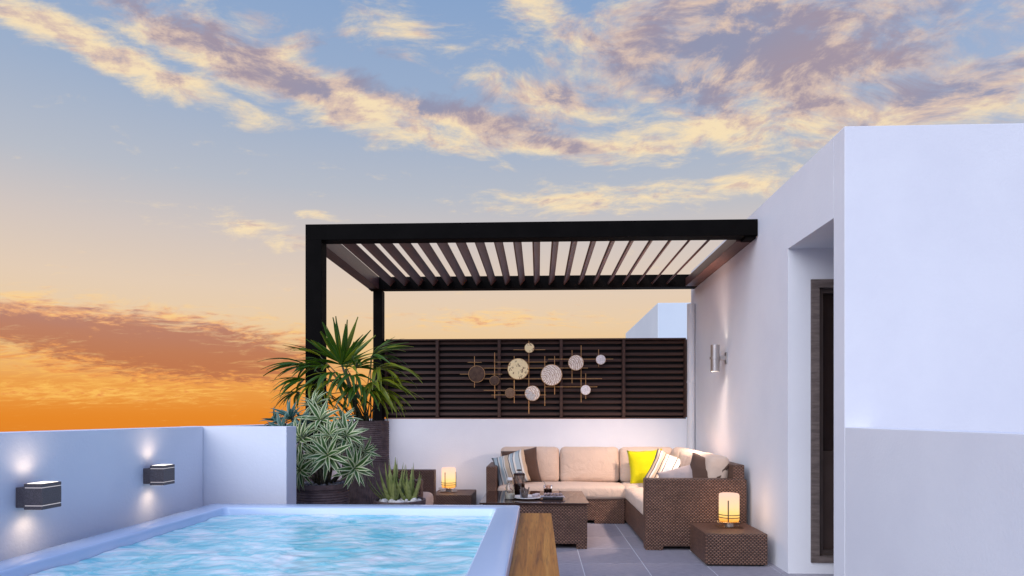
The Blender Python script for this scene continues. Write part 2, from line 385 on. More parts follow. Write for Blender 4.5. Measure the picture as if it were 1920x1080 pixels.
def tube(pts, rad, seg=8, bm=None):
    bm = bm or bmesh.new(); pts = [Vector(p) for p in pts]; rings = []
    for i, p in enumerate(pts):
        d = (pts[min(i+1, len(pts)-1)]-pts[max(i-1, 0)]).normalized()
        a = d.cross(Vector((0, 0, 1)) if abs(d.z) < .95 else Vector((1, 0, 0))).normalized(); b_ = d.cross(a)
        r = rad[i] if hasattr(rad, '__len__') else rad
        rings.append([bm.verts.new(p+(a*math.cos(2*math.pi*k/seg)+b_*math.sin(2*math.pi*k/seg))*r) for k in range(seg)])
    for a, b_ in zip(rings, rings[1:]):
        for i in range(seg): bm.faces.new((a[i], a[(i+1) % seg], b_[(i+1) % seg], b_[i]))
    bm.faces.new(rings[0][::-1]); bm.faces.new(rings[-1])
    bmesh.ops.recalc_face_normals(bm, faces=bm.faces)
    return bm
def cushion(sx, sy, sz, rad=.05, puff=.02, axis=2, n=10, seed=0):
    bm = bmesh.new(); bmesh.ops.create_cube(bm, size=2.0)
    bmesh.ops.subdivide_edges(bm, edges=bm.edges[:], cuts=n, use_grid_fill=True)
    h = Vector((sx/2, sy/2, sz/2))
    for v in bm.verts:
        p = v.co.copy(); s_ = Vector((math.sin(p.x*math.pi/2), math.sin(p.y*math.pi/2), math.sin(p.z*math.pi/2)))
        q = Vector((s_.x*h.x, s_.y*h.y, s_.z*h.z))
        inner = Vector((max(-h.x+rad, min(h.x-rad, q.x)), max(-h.y+rad, min(h.y-rad, q.y)), max(-h.z+rad, min(h.z-rad, q.z))))
        d = q-inner
        r = inner+d.normalized()*rad if d.length > 1e-6 else q
        o = [i for i in range(3) if i != axis]
        w = (1-s_[o[0]]**2)*(1-s_[o[1]]**2)
        r[axis] += puff*w*(1 if p[axis] > 0 else -1)*(abs(p[axis]) > .3)
        r += noise.noise_vector(r*7+Vector((seed*3.1, 0, 0)))*.005
        v.co = r
    return bm
def pillow(a, t_, seed=0, n=18):
    bm = bmesh.new(); uvl = bm.loops.layers.uv.verify(); uvd = {}
    def side(sg):
        g = []
        for i in range(n+1):
            row = []
            for j in range(n+1):
                u, v = -1+2*i/n, -1+2*j/n
                x = a/2*u*(1-.085*(1-v*v)); z = a/2*v*(1-.085*(1-u*u))
                th = t_/2*((1-u**4)*(1-v**4))**.5*(.55+.45*(1-u*u)*(1-v*v))
                nz_ = noise.noise_vector(Vector((u*1.8+seed*7, v*1.8, sg)))*.014+noise.noise_vector(Vector((u*4+seed*3, v*4, sg)))*.006
                y = sg*th+nz_.y*(1-abs(u*v))*sg
                vt = bm.verts.new((x+nz_.x*.6, y, z+nz_.z*.6)) if (sg > 0 or (0 < i < n and 0 < j < n)) else top[i][j]
                uvd[vt] = (i/n, j/n); row.append(vt)
            g.append(row)
        return g
    top = side(1); bot = side(-1)
    for g, fl in ((top, 0), (bot, 1)):
        for i in range(n):
            for j in range(n):
                q = [g[i][j], g[i+1][j], g[i+1][j+1], g[i][j+1]]
                f = bm.faces.new(q[::-1] if fl == 0 else q)
                for l in f.loops: l[uvl].uv = uvd[l.vert]
    bmesh.ops.recalc_face_normals(bm, faces=bm.faces)
    return bm
def spot(name, loc, direction, energy, size_deg, blend, color, radius=.02, parent=None):
    l = bpy.data.lights.new(name, 'SPOT'); l.energy = energy; l.spot_size = R(size_deg); l.spot_blend = blend; l.color = color; l.shadow_soft_size = radius
    o = bpy.data.objects.new(name, l); COL.objects.link(o); o.parent = parent; o.location = loc
    o.rotation_euler = Vector(direction).to_track_quat('-Z', 'Y').to_euler(); return o
def point(name, loc, energy, color, radius, parent=None):
    l = bpy.data.lights.new(name, 'POINT'); l.energy = energy; l.color = color; l.shadow_soft_size = radius
    o = bpy.data.objects.new(name, l); COL.objects.link(o); o.parent = parent; o.location = loc; return o

# ================================================================== THE SETTING
WX = 1.90      # terrace face of the house wall
LX = -2.20     # terrace face of the left parapet
BY = 8.12      # terrace face of the back wall
bm = bmesh.new(); bmesh.ops.create_circle(bm, cap_ends=True, radius=130, segments=64)
tag(part('ground', bm, 'ground_dull', loc=(0, 20, -11)), kind='structure')
fl = tag(part('terrace_floor', B(LX-.2, 3.4, -2.5, BY+.2, -.30, -.003), 'grout'), kind='structure')
tile = mesh('tile', B(-.2465, .2465, -.2965, .2965, -.02, 0, bev=.001, seg=1), 'floor_tile')
for i in range(-6, 4):
    for j in range(-5, 5):
        x = .61+.5*i-.01; y = 5.69+.6*j
        if x-.25 < LX-.3 or y+.3 > BY+.45: continue
        link('tile', tile, fl, (x, y, 0))
# left parapet: long wall at the pool, short return, wall behind the plants
pw = thing('parapet_wall', 'low white plastered parapet along the left side with two box lights on it', 'wall', (LX, 2, 0))
o = part('wall_face', B(-.16, 0, -4.5, 2.24, -.3, 1.13, bev=.004), 'plaster', pw)
part('return_wall', B(-.16, .555, 2.243, 2.42, -.3, 1.131, bev=.004), 'plaster', pw)
part('rear_wall', B(-.16, -.02, 2.423, 6.1, -.3, 1.128, bev=.004), 'plaster', pw)
bw = thing('boundary_wall', 'low white plastered wall behind the beige corner sofa, under the slatted screen', 'wall', (0, BY, 0))
part('wall_face', B(LX-.16, WX+.3, .003, .17, -.3, 1.165, bev=.003), 'plaster', bw)
rp = thing('parapet_wall', 'low white plastered parapet at right edge, in front of the tall house block', 'wall', (WX, 2, 0))
part('wall_face', B(0, .16, -4.5, 2.165, -.3, 1.13, bev=.004), 'plaster', rp)
# the house with its door alcove
H = thing('house', 'tall flat-roofed white plastered house block with a recessed doorway on the right', 'building', (WX, 4.17, 0))
y_near, y_far, AX = .155, .93, 1.25       # alcove opening along the wall, alcove depth
part('wall_pier', B(0, 3.6, 0, y_near, -.3, 3.0, bev=.004), 'plaster', H)
part('wall_lintel', B(0, 3.6, y_near+.0, y_far, 2.475, 2.997), 'plaster', H)
part('alcove_side', B(AX, 3.6, y_near, y_far, -.3, 2.475), 'plaster', H)
# wall beyond the alcove with a doorway in the face that looks at the camera
dx0, dx1, dz0, dz1 = .17, 1.05, .085, 2.24
bm = bmesh.new()
box(bm, 0, dx0, y_far, y_far+.3, -.3, 2.475); box(bm, dx1, 3.6, y_far, y_far+.3, -.3, 2.475); box(bm, dx0, dx1, y_far, y_far+.3, dz1, 2.475); box(bm, dx0, dx1, y_far, y_far+.3, -.3, dz0)
part('wall_door_side', bm, 'plaster', H)
part('wall_top', B(0, 3.6, y_far, y_far+.3, 2.475, 2.998), 'plaster', H)
part('wall_long', B(0, 3.6, y_far+.3, BY+.17-4.17, -.3, 2.999), 'plaster', H)
part('roof', B(.14, 3.5, .14, BY-4.17, 3.0, 3.03), 'roof_grey', H)
dr = part('door', B(dx0+.105, dx1-.105, y_far+.07, y_far+.11, dz0+.09, dz1-.10), 'door_dark', H)
bm = bmesh.new()
box(bm, dx0+.002, dx0+.062, y_far-.012, y_far+.13, dz0, dz1-.002); box(bm, dx1-.062, dx1-.002, y_far-.012, y_far+.13, dz0, dz1-.002); box(bm, dx0+.062, dx1-.062, y_far-.012, y_far+.13, dz1-.065, dz1-.002); box(bm, dx0+.062, dx1-.062, y_far-.012, y_far+.13, dz0, dz0+.05)
part('frame', bm, 'door_wood', dr)
bm = bmesh.new()
box(bm, dx0+.062, dx0+.105, y_far+.03, y_far+.12, dz0+.05, dz1-.065); box(bm, dx1-.105, dx1-.062, y_far+.03, y_far+.12, dz0+.05, dz1-.065); box(bm, dx0+.105, dx1-.105, y_far+.03, y_far+.12, dz1-.10, dz1-.065); box(bm, dx0+.105, dx1-.105, y_far+.03, y_far+.12, dz0+.05, dz0+.09)
part('door_stile', bm, 'door_inner', dr)
part('lower_panel', B(dx0+.105, dx1-.105, y_far+.062, y_far+.07, dz0+.09, .93), 'door_lower', dr)
part('handle', tube([(dx1-.17, y_far+.06, 1.0), (dx1-.17, y_far+.02, 1.0), (dx1-.28, y_far+.02, 1.0)], .009), 'nickel', dr, smooth=True)
# neighbour
nb = thing('neighbour_building', 'pale flat-roofed building block rising behind the slatted screen', 'building', (2.55, 14.2, -11))
part('wall', B(0, 6, 0, 5.2, 0, 14.62, bev=.01), 'plaster_far', nb)
part('roof', B(.15, 5.85, .15, 5.05, 14.62, 14.63), 'roof_grey', nb)

# ================================================================== PERGOLA
PX0, PX1, PY0, PY1, PZ0, PZ1 = -2.072, WX-.004, 5.78, BY-.015, 2.765, 2.905
pg = thing('pergola', 'black metal pergola with tilted brown roof louvers over the seating corner', 'pergola', (PX0, PY0, 0))
def P(x): return x-PX0
def Q(y): return y-PY0
part('post', B(0, .145, 0, .145, 0, PZ0+.001, bev=.003), 'black_metal', pg)
part('post', B(.055, .165, Q(PY1)-.14, Q(PY1)-.002, 0, PZ0-.03, bev=.003), 'black_metal', pg)
part('front_beam', B(0, P(PX1), 0, .15, PZ0, PZ1, bev=.003), 'black_metal', pg)
part('rear_beam', B(0, P(PX1), Q(PY1)-.15, Q(PY1), PZ0-.02, PZ1-.01, bev=.003), 'black_metal', pg)
part('side_beam', B(.0, .13, .152, Q(PY1)-.152, PZ0-.015, PZ1-.008, bev=.003), 'louver_brown', pg)
part('side_beam', B(P(PX1)-.14, P(PX1), .152, Q(PY1)-.152, PZ0-.015, PZ1-.06, bev=.003), 'louver_brown', pg)
part('bracket', B(P(PX1)-.10, P(PX1)-.01, .02, .15, PZ0-.022, PZ0-.001), 'black_metal', pg)
lm = mesh('louver', B(-.046, .046, -(PY1-PY0-.31)/2, (PY1-PY0-.31)/2, -.010, .010, bev=.003, seg=1), 'louver_brown')
for i in range(20):
    link('louver', lm, pg, (P(-1.775+.1755*i), Q((PY0+PY1)/2), PZ0+.05), (0, R(-48), 0))

# ================================================================== SLATTED SCREEN on the back wall
SX0, SX1, SZ0, SZ1 = -1.90, 1.80, 1.167, 2.155
sc = thing('slatted_screen', 'dark brown horizontal slat privacy screen above the back wall', 'screen', (0, BY, SZ0))
hz = SZ1-SZ0
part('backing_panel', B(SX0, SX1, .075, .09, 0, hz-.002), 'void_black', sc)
part('top_rail', B(SX0, SX1, .0, .073, hz-.018, hz, bev=.002), 'screen_brown', sc)
part('bottom_rail', B(SX0, SX1, .0, .073, .0, .016, bev=.002), 'screen_brown', sc)
mull = [SX0, -1.255, -.485, .280, 1.045, SX1]
for x in mull: part('upright', B(x-.018, x+.018, -.008, .07, .017, hz-.019, bev=.002), 'screen_brown', sc)
pitch = (hz-.03)/13
for a, b_ in zip(mull, mull[1:]):
    me = mesh('slat', B(-(b_-a)/2+.019, (b_-a)/2-.019, -.020, .020, -.006, .006, bev=.002, seg=1), 'screen_brown')
    for k in range(13): link('slat', me, sc, ((a+b_)/2, .04, .02+pitch*(k+.5)), (R(62), 0, 0))
pp = thing('drain_pipe', 'white vertical drain pipe in the corner between back wall and house', 'pipe', (WX-.052, BY-.052, 0))
part('pipe', lathe([(.046, 0), (.046, 2.555), (.042, 2.56)], 24), 'pipe_white', pp, smooth=False)
for z in (.5, 1.6): part('pipe_clip', lathe([(.047, z), (.050, z+.003), (.050, z+.022), (.047, z+.025)], 24), 'pipe_white', pp)

# ================================================================== HOT TUB
TX0, TX1, TY0, TY1, TZ = -2.05, -.112, 2.02, 4.07, .65
tub = thing('hot_tub', 'square white acrylic hot tub with raised rim and a wooden side board', 'hot tub', ((TX0+TX1)/2, (TY0+TY1)/2, 0))
hx, hy = (TX1-TX0)/2, (TY1-TY0)/2
def rr(ax, ay, r, n=8):
    pts = []
    for cx, cy, a0 in ((ax-r, ay-r, 0), (-ax+r, ay-r, 90), (-ax+r, -ay+r, 180), (ax-r, -ay+r, 270)):
        for k in range(n+1): a = R(a0+90*k/n); pts.append((cx+r*math.cos(a), cy+r*math.sin(a)))
    return pts
prof = [(0, .52, .03), (0, TZ-.012, .03), (.0015, TZ-.006, .03), (.005, TZ-.0015, .03), (.010, TZ, .03), (.134, TZ-.002, .03), (.139, TZ-.004, .03), (.143, TZ-.009, .03), (.145, TZ-.016, .03), (.152, .60, .04), (.18, .35, .10), (.26, .12, .15), (.34, .10, .2)]
bm = bmesh.new(); rings = []
for off, z, r in prof: rings.append([bm.verts.new((x, y, z)) for x, y in rr(hx-off, hy-off, r)])
for a, b_ in zip(rings, rings[1:]):
    n = len(a)
    for i in range(n): bm.faces.new((a[i], a[(i+1) % n], b_[(i+1) % n], b_[i]))
bm.faces.new(rings[-1]); bmesh.ops.recalc_face_normals(bm, faces=bm.faces)
part('shell', bm, 'acrylic', tub, smooth=True)
part('side_board', B(hx-.002, hx+.192, -hy, hy+.005, .575, .600, bev=.003), 'teak', tub)
pm = mesh('cabinet_plank', B(hx+.150, hx+.172, -.098, .098, .02, .573, bev=.002, seg=1), 'teak')
for k in range(10): link('cabinet_plank', pm, tub, (0, -hy+.1+k*.205, 0))
pm = mesh('cabinet_plank', B(-.098, .098, hy-.06, hy-.038, .02, .573, bev=.002, seg=1), 'teak')
for k in range(9): link('cabinet_plank', pm, tub, (-hx+.12+k*.207, 0, 0))
part('cabinet_core', B(-hx+.03, hx+.148, -hy+.03, hy-.062, .0, .09), 'tray_black', tub)
# water
n = 150; bm = bmesh.new(); wx, wy = hx-.154, hy-.154; g = []
for i in range(n+1):
    row = []
    for j in range(n+1):
        x, y = -wx+2*wx*i/n, -wy+2*wy*j/n
        p = Vector((x*2.2, y*3.4, 0)); q = p+noise.noise_vector(p*.8)*.5
        z = .006*noise.fractal(q*1.2, .9, 2.0, 4)+.003*noise.noise(q*5)
        row.append(bm.verts.new((x, y, z)))
    g.append(row)
for i in range(n):
    for j in range(n): bm.faces.new((g[i][j], g[i+1][j], g[i+1][j+1], g[i][j+1]))
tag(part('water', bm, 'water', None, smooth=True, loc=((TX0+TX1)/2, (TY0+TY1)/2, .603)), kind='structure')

# ================================================================== SOFA (one corner unit)
sf = thing('corner_sofa', 'brown wicker corner sofa with beige cushions against the back wall', 'sofa', (0, 0, 0))
F0, L0, RX0, RX1, RY0 = 7.36, -.585, .965, 1.835, 5.925      # front of the back run, left end, right run, its near end
BK = BY-.02
def wick(name, *a, par=sf, bev=.008): return part(name, B(*a, bev=bev), 'wicker', par)
wick('base', L0+.12, RX0-.004, F0+.012, BK-.10, .035, .275)
wick('foot', .62, RX0-.006, F0+.006, F0+.11, 0, .06)
wick('foot', L0+.01, L0+.13, F0+.004, F0+.11, 0, .06)
wick('arm', L0, L0+.118, F0-.02, BK-.005, .036, .635, bev=.012)
wick('back_frame', L0+.12, RX1, BK-.098, BK, .036, .70)
wick('base', RX0, RX1-.102, RY0+.135, BK-.10, .035, .275)
wick('back_frame', RX1-.10, RX1, RY0+.02, BK-.10, .036, .765, bev=.010)
wick('arm', RX0-.012, RX1+.015, RY0, RY0+.13, .035, .638, bev=.012)
wick('foot', RX0-.008, RX0+.15, RY0+.004, RY0+.125, 0, .04)
wick('foot', RX1-.12, RX1+.005, RY0+.004, RY0+.125, 0, .04)
def cush(name, x0, x1, y0, y1, z0, z1, rad=.05, puff=.02, axis=2, rot=(0, 0, 0), seed=0):
    return part(name, cushion(x1-x0, y1-y0, z1-z0, rad, puff, axis, seed=seed), 'cushion_beige', sf, smooth=True, loc=((x0+x1)/2, (y0+y1)/2, (z0+z1)/2), rot=rot)
cush('seat_cushion', L0+.125, RX0+.02, F0-.015, BK-.26, .272, .418, .045, .022, seed=1)
cush('seat_cushion', RX0-.015, RX1-.25, 7.30, BK-.26, .272, .420, .045, .02, seed=2)
cush('seat_cushion', RX0-.015, RX1-.25, RY0+.137, 7.31, .272, .418, .05, .024, seed=3)
for k, (a, b_) in enumerate(((L0+.13, .25), (.255, .955), (.96, 1.60))):
    cush('back_cushion', a, b_, BK-.29, BK-.10, .40, .83, .06, .035, 1, rot=(R(-7), 0, 0), seed=5+k)
for k, (a, b_) in enumerate(((RY0+.16, 6.80), (6.805, 7.42), (7.425, 7.86))):
    cush('back_cushion', RX1-.29, RX1-.10, a, b_, .40, .835, .06, .03, 0, rot=(0, R(7), 0), seed=9+k)

# throw pillows
def throw(label, m, loc, rot, a=.40, t_=.17, seed=0, group='throw pillows on the sofa'):
    o = part('throw_pillow', pillow(a, t_, seed), m, None, smooth=True, uv=False, loc=loc, rot=tuple(R(q) for q in rot))
    return tag(o, label, 'pillow', group)
throw('dark brown throw pillow behind the blue striped one at the left end', 'pillow_brown', (-.20, 7.69, .610), (-16, -7, 6), .43, .19, 1)
throw('blue and cream striped throw pillow leaning at the left sofa arm', 'pillow_stripe_blue', (-.315, 7.55, .590), (-20, -17, -10), .40, .20, 2)
throw('bright yellow throw pillow against the back cushions near the corner', 'pillow_yellow', (1.235, 7.60, .615), (-14, -3, 2), .41, .16, 3)
throw('tan and grey striped throw pillow next to the yellow one', 'pillow_stripe_tan', (1.40, 7.20, .600), (-24, 22, -18), .40, .16, 4)
throw('pale grey throw pillow slumped just behind the near sofa arm', 'pillow_grey', (1.345, 6.28, .550), (-30, -18, -16), .38, .20, 5)
throw('dark brown throw pillow between the pale grey one and the wall cushions', 'pillow_brown', (1.545, 6.22, .620), (-14, 14, -44), .40, .17, 6)

# ================================================================== ARMCHAIR (far left, mostly hidden)
ac = thing('armchair', 'brown wicker armchair with pale seat cushion behind the aloe planter', 'armchair', (-1.45, 6.5, 0))
AXR = .375
wick('arm', -.42, AXR, .27, .39, .03, .64, par=ac); wick('arm', -.42, AXR-.02, -.39, -.27, .03, .60, par=ac)
wick('back_frame', -.42, -.32, -.268, .268, .03, .66, par=ac); wick('base', -.318, AXR-.03, -.268, .268, .035, .27, par=ac)
part('seat_cushion', cushion(.68, .53, .15, .05, .02, seed=20), 'cushion_beige', ac, smooth=True, loc=(.035, 0, .345))
part('back_cushion', cushion(.16, .50, .38, .06, .03, 0, seed=21), 'cushion_beige', ac, smooth=True, loc=(-.23, 0, .58), rot=(0, R(-8), 0))

# ================================================================== TABLES
ct = thing('coffee_table', 'brown wicker coffee table with dark glass top', 'coffee table', (-.045, 6.42, 0))
wick('base', -.46, .485, -.465, .455, .045, .400, par=ct)
for x in (-.46, .385):
    for y in (-.464, .355): wick('foot', x+.002, x+.098, y+.002, y+.098, 0, .044, par=ct, bev=.004)
part('glass_top', B(-.49, .50, -.485, .475, .402, .417, bev=.003), 'table_glass', ct)
def side_table(label, x, y, w, d, h):
    t_ = thing('side_table', label, 'side table', (x, y, 0), 0, 'wicker side tables')
    part('table_body', B(-w/2, w/2, -d/2, d/2, .012, h, bev=.010), 'wicker', t_)
    for sx in (-1, 1):
        for sy in (-1, 1): part('foot', B(sx*(w/2-.04)-.015, sx*(w/2-.04)+.015, sy*(d/2-.04)-.015, sy*(d/2-.04)+.015, 0, .012), 'tray_black', t_)
    return t_
side_table('low brown wicker side table in front of the near sofa arm', 1.578, 5.585, .49, .545, .262)
side_table('low brown wicker side table between armchair and sofa', -.985, 7.72, .46, .58, .305)
def table_lamp(label, x, y, z):
    l = thing('table_lamp', label, 'lamp', (x, y, z), 0, 'glowing cylinder table lamps')
    part('foot_glass', B(-.10, .10, -.07, .07, .0, .012, bev=.003), 'clear_glass', l)
    part('stem', lathe([(.035, .012), (.035, .045)], 20), 'nickel', l)
    part('base_plate', B(-.11, .085, -.075, .075, .045, .052, bev=.002), 'clear_glass', l)
    part('shade', lathe([(.078, .0), (.083, .02), (.083, .215), (.079, .228), (.070, .232)], 36, cap0=True, cap1=True), 'lamp_alabaster', l, smooth=False, loc=(0, 0, .055))
    for z_ in (.085, .108): part('band', lathe([(.085, z_), (.089, z_), (.089, z_+.006), (.085, z_+.006), (.085, z_)], 36, cap0=False, cap1=False), 'iron', l)
    for a in (250, 20, 130):
        a = R(a); c_, s_ = math.cos(a)*.088, math.sin(a)*.088
        part('upright', tube([(c_, s_, .056), (c_, s_, .235)], .005, 6), 'iron', l)
    point('bulb', (0, 0, .17), 4.5, (1.0, .62, .34), .04, l)
    return l
table_lamp('glowing cylinder lamp on the near side table by the house wall', 1.605, 5.62, .262)
table_lamp('glowing cylinder lamp on the far side table beside the armchair', -1.06, 7.74, .305)

# things on the coffee table (top at .417)
TZ0 = .418
fp = thing('french_press', 'tall glass coffee press half full of coffee on the coffee table', 'coffee press', (-.19, 6.50, TZ0))
part('beaker', lathe([(.056, .004), (.056, .20)], 28, cap1=False), 'press_glass', fp, smooth=True)
part('coffee_fill', lathe([(.053, .006), (.053, .115)], 28), 'coffee', fp)
part('lid', lathe([(.058, .198), (.058, .210), (.045, .220), (.012, .223)], 28), 'coffee', fp)
part('plunger', lathe([(.004, .12), (.004, .245)], 8), 'nickel', fp)
part('knob', lathe([(.008, .240), (.026, .243), (.026, .252), (.010, .256)], 20), 'coffee', fp)
part('handle', tube([(-.055, -.01, .165), (-.085, -.015, .16), (-.098, -.018, .12), (-.092, -.016, .07), (-.056, -.01, .045)], .006), 'press_glass', fp, smooth=True)
part('base_ring', lathe([(.059, 0), (.059, .012)], 28), 'coffee', fp)
mb = thing('milk_bottle', 'small glass milk bottle with white cap near the coffee press', 'bottle', (-.268, 6.19, TZ0))
part('glass_body', lathe([(.044, .0), (.047, .01), (.047, .085), (.040, .115), (.024, .150), (.020, .178), (.024, .184)], 28, cap1=False), 'clear_glass', mb, smooth=True)
part('milk', lathe([(.0445, .003), (.0445, .048)], 28), 'milk', mb)
part('cap', lathe([(.026, .180), (.026, .200), (.020, .203)], 24), 'porcelain', mb)
pl = thing('serving_plate', 'round white serving plate on the coffee table', 'plate', (-.10, 6.26, TZ0))
part('plate', lathe([(.10, 0), (.135, .008), (.150, .016), (.148, .019), (.130, .012), (.02, .008)], 48), 'porcelain', pl, smooth=True)
sg = thing('stick_glass', 'small glass of brown sticks standing on the white plate', 'glass', (-.135, 6.20, TZ0+.009))
part('tumbler', lathe([(.036, 0), (.042, .082)], 24, cap1=False), 'clear_glass', sg, smooth=True)
for k in range(9):
    a = k*2.4; r_ = .010+.012*(k % 3)/2
    part('stick', tube([(r_*math.cos(a), r_*math.sin(a), .004), (2.3*r_*math.cos(a+.2), 2.3*r_*math.sin(a+.2), .085+.02*((k*7) % 4)/3)], .0065, 6), 'stick_brown', sg)
for k, (x, y) in enumerate(((-.035, 6.24), (-.012, 6.30))):
    q = thing('macaron', ('round pale biscuit at the right of the white plate', 'round pale biscuit behind the other one on the white plate')[k], 'biscuit', (x, y, TZ0+.010), 0, 'biscuits on the plate')
    part('shell', lathe([(.022, 0), (.028, .004), (.029, .011), (.026, .013)], 22), 'macaron', q)
    part('shell', lathe([(.026, .019), (.029, .021), (.028, .029), (.018, .034)], 22), 'macaron', q)
    part('filling', lathe([(.025, .013), (.025, .019)], 22), 'stick_brown', q)
cg = thing('coffee_glass', 'short glass of coffee with a spoon at the right of the plate', 'glass', (.095, 6.60, TZ0))
part('tumbler', lathe([(.040, 0), (.044, .09)], 26, cap1=False), 'press_glass', cg, smooth=True)
part('coffee_fill', lathe([(.037, .004), (.039, .055)], 26), 'coffee', cg)
part('spoon', tube([(.02, 0, .01), (-.045, .0, .135)], .0035, 6), 'nickel', cg)
tr = thing('snack_tray', 'small black tray with a pale napkin on the coffee table', 'tray', (.135, 6.22, TZ0))
part('tray', B(-.095, .095, -.06, .06, 0, .022, bev=.004), 'tray_black', tr)
bm = bmesh.new(); n = 20; g = [[bm.verts.new((-.115+.23*i/n, -.055+.115*j/n, .026+.008*noise.noise(Vector((i*.5, j*.5, 3)))-.010*(max(0, abs(i/n-.5)-.42)/.08))) for j in range(n+1)] for i in range(n+1)]
for i in range(n):
    for j in range(n): bm.faces.new((g[i][j], g[i+1][j], g[i+1][j+1], g[i][j+1]))
bmesh.ops.solidify(bm, geom=bm.faces[:], thickness=.002)
part('napkin', bm, 'napkin', tr, smooth=True)
for k in range(6):
    bm = bmesh.new(); bmesh.ops.create_icosphere(bm, subdivisions=2, radius=1)
    for v in bm.verts: v.co = Vector((v.co.x*.016, v.co.y*.036, v.co.z*.014))*(1+.12*noise.noise(v.co*2+Vector((k, 0, 0))))
    tag(part('biscuit', bm, 'biscuit', None, smooth=True, loc=(.135-.07+.028*k, 6.22+.01*(k % 2), TZ0+.045), rot=(0, 0, R(8*k-20))),
        ('leftmost', 'second from left', 'third from left', 'third from right', 'second from right', 'rightmost')[k]+' of the small finger biscuits in a row on the black tray', 'biscuit', 'finger biscuits on the tray')

# ================================================================== WALL ART
wa = thing('wall_art', 'metal wall sculpture of round discs on thin crossing brass rods', 'wall art', (0, BY-.03, SZ0))
def wp(zx, zy):      # position on the screen plane (sculpture drawn on a 1920-unit sketch grid)
    x = 820+zx/5.0526; y = 610+zy/5.0526
    a = (x-960)/1235; th = R(2.3); Y_ = BY-.03
    rx, ry = a*math.cos(th)-math.sin(th), a*math.sin(th)+math.cos(th)
    t_ = Y_/ry; return rx*t_, 1.2+(780-y)/1235*t_-SZ0
for x, a, b_ in ((352, 293, 588), (543, 257, 690), (728, 290, 737), (867, 145, 838), (1018, 290, 762), (1111, 290, 655), (1276, 235, 548), (1362, 190, 730), (1406, 455, 697), (1528, 228, 392)):
    X0, Z0 = wp(x, a); X1, Z1 = wp(x, b_); part('rod', tube([(X0, 0, Z0), (X0, 0, Z1)], .0034, 6), 'brass_rod', wa)
for y, a, b_ in ((351, 288, 420), (349, 535, 1040), (406, 440, 1425), (463, 215, 615), (507, 440, 1560), (616, 440, 830), (660, 513, 1030), (583, 1022, 1515), (321, 1048, 1665), (232, 722, 1022)):
    X0, Z0 = wp(a, y); X1, Z1 = wp(b_, y); part('rod', tube([(X0, -.009, Z0), (X1, -.009, (Z0+Z1)/2)], .0032, 6), 'brass_rod', wa)
for k, (x, y, r_, m_) in enumerate(((375, 463, 80, 'bronze_dark'), (543, 524, 47, 'bronze_dark'), (767, 415, 102, 'disc_crackle'), (873, 216, 47, 'disc_crackle'), (690, 642, 48, 'bronze_mid'), (901, 645, 73, 'disc_wave'), (1081, 472, 102, 'disc_wave'), (1312, 356, 74, 'disc_wave'), (1546, 327, 47, 'disc_white'), (1403, 613, 48, 'disc_white'))):
    X_, Z_ = wp(x, y); r_ = r_/5.0526*8.05/1235
    d_ = part('disc', lathe([(r_*.93, 0), (r_*.99, .004), (r_, .012), (r_*.985, .014)], 40), 'brass_rod', wa, loc=(X_, -.028+.012, Z_), rot=(R(90), 0, 0))
    part('disc_face', lathe([(r_*.955, .0142), (r_*.93, .019), (r_*.5, .021)], 40), m_, d_)
    if k == 5:
        for q, (px_, pz_, pr) in enumerate(((-.06, .02, .024), (-.045, -.035, .030), (-.005, -.06, .026), (-.02, -.005, .026), (.02, -.03, .022))):
            bm = bmesh.new(); bmesh.ops.create_icosphere(bm, subdivisions=2, radius=pr)
            for v in bm.verts: v.co.z *= .45
            part('inlay_stone', bm, 'pebble', d_, smooth=True, loc=(px_, pz_, .022))

# ================================================================== WALL LIGHTS
def box_light(label, y, z):
    l = thing('wall_light', label, 'wall light', (LX, y, z), 0, 'box wall lights on the left parapet')
    part('mount_plate', B(.001, .045, -.045, .045, -.048, .038, bev=.002), 'lamp_housing', l)
    part('body', B(.045, .125, -.056, .056, -.036, .036, bev=.002), 'lamp_housing', l)
    for s_ in (1, -1):
        z0, z1 = sorted((s_*.0395, s_*.0545)); part('end_cap', B(.045, .125, -.056, .056, z0, z1, bev=.002), 'lamp_housing', l)
        z0, z1 = sorted((s_*.0355, s_*.0400)); part('light_slit', B(.048, .122, -.053, .053, z0, z1), 'slit_warm', l)
        z0, z1 = sorted((s_*.0540, s_*.0555)); part('lens', B(.053, .117, -.048, .048, z0, z1), 'lens_warm', l)
        spot('beam', (.062, 0, s_*.060), (-.06, 0, s_*1.0), .95, 150, 1.0, (1, .74, .50), .03, l)
    return l
box_light('dark box wall light on the left parapet, the nearer one', 2.731, .861)
box_light('dark box wall light on the left parapet, nearer the corner', 3.626, .870)
ws = thing('wall_sconce', 'brushed metal cylinder sconce on the house wall above the sofa', 'wall light', (WX, 6.74, 1.785))
part('back_plate', B(-.012, -.001, -.03, .03, -.06, .06, bev=.003), 'nickel', ws)
part('bracket', B(-.07, -.012, -.022, .022, -.022, .022, bev=.003), 'nickel', ws)
part('collar', lathe([(.046, -.012), (.053, -.012), (.053, .012), (.046, .012), (.046, -.012)], 28, cap0=False, cap1=False), 'nickel', ws, loc=(-.115, 0, 0))
part('cylinder', lathe([(.044, -.134), (.044, .134)], 28, cap0=False, cap1=False), 'nickel', ws, smooth=True, loc=(-.115, 0, 0))
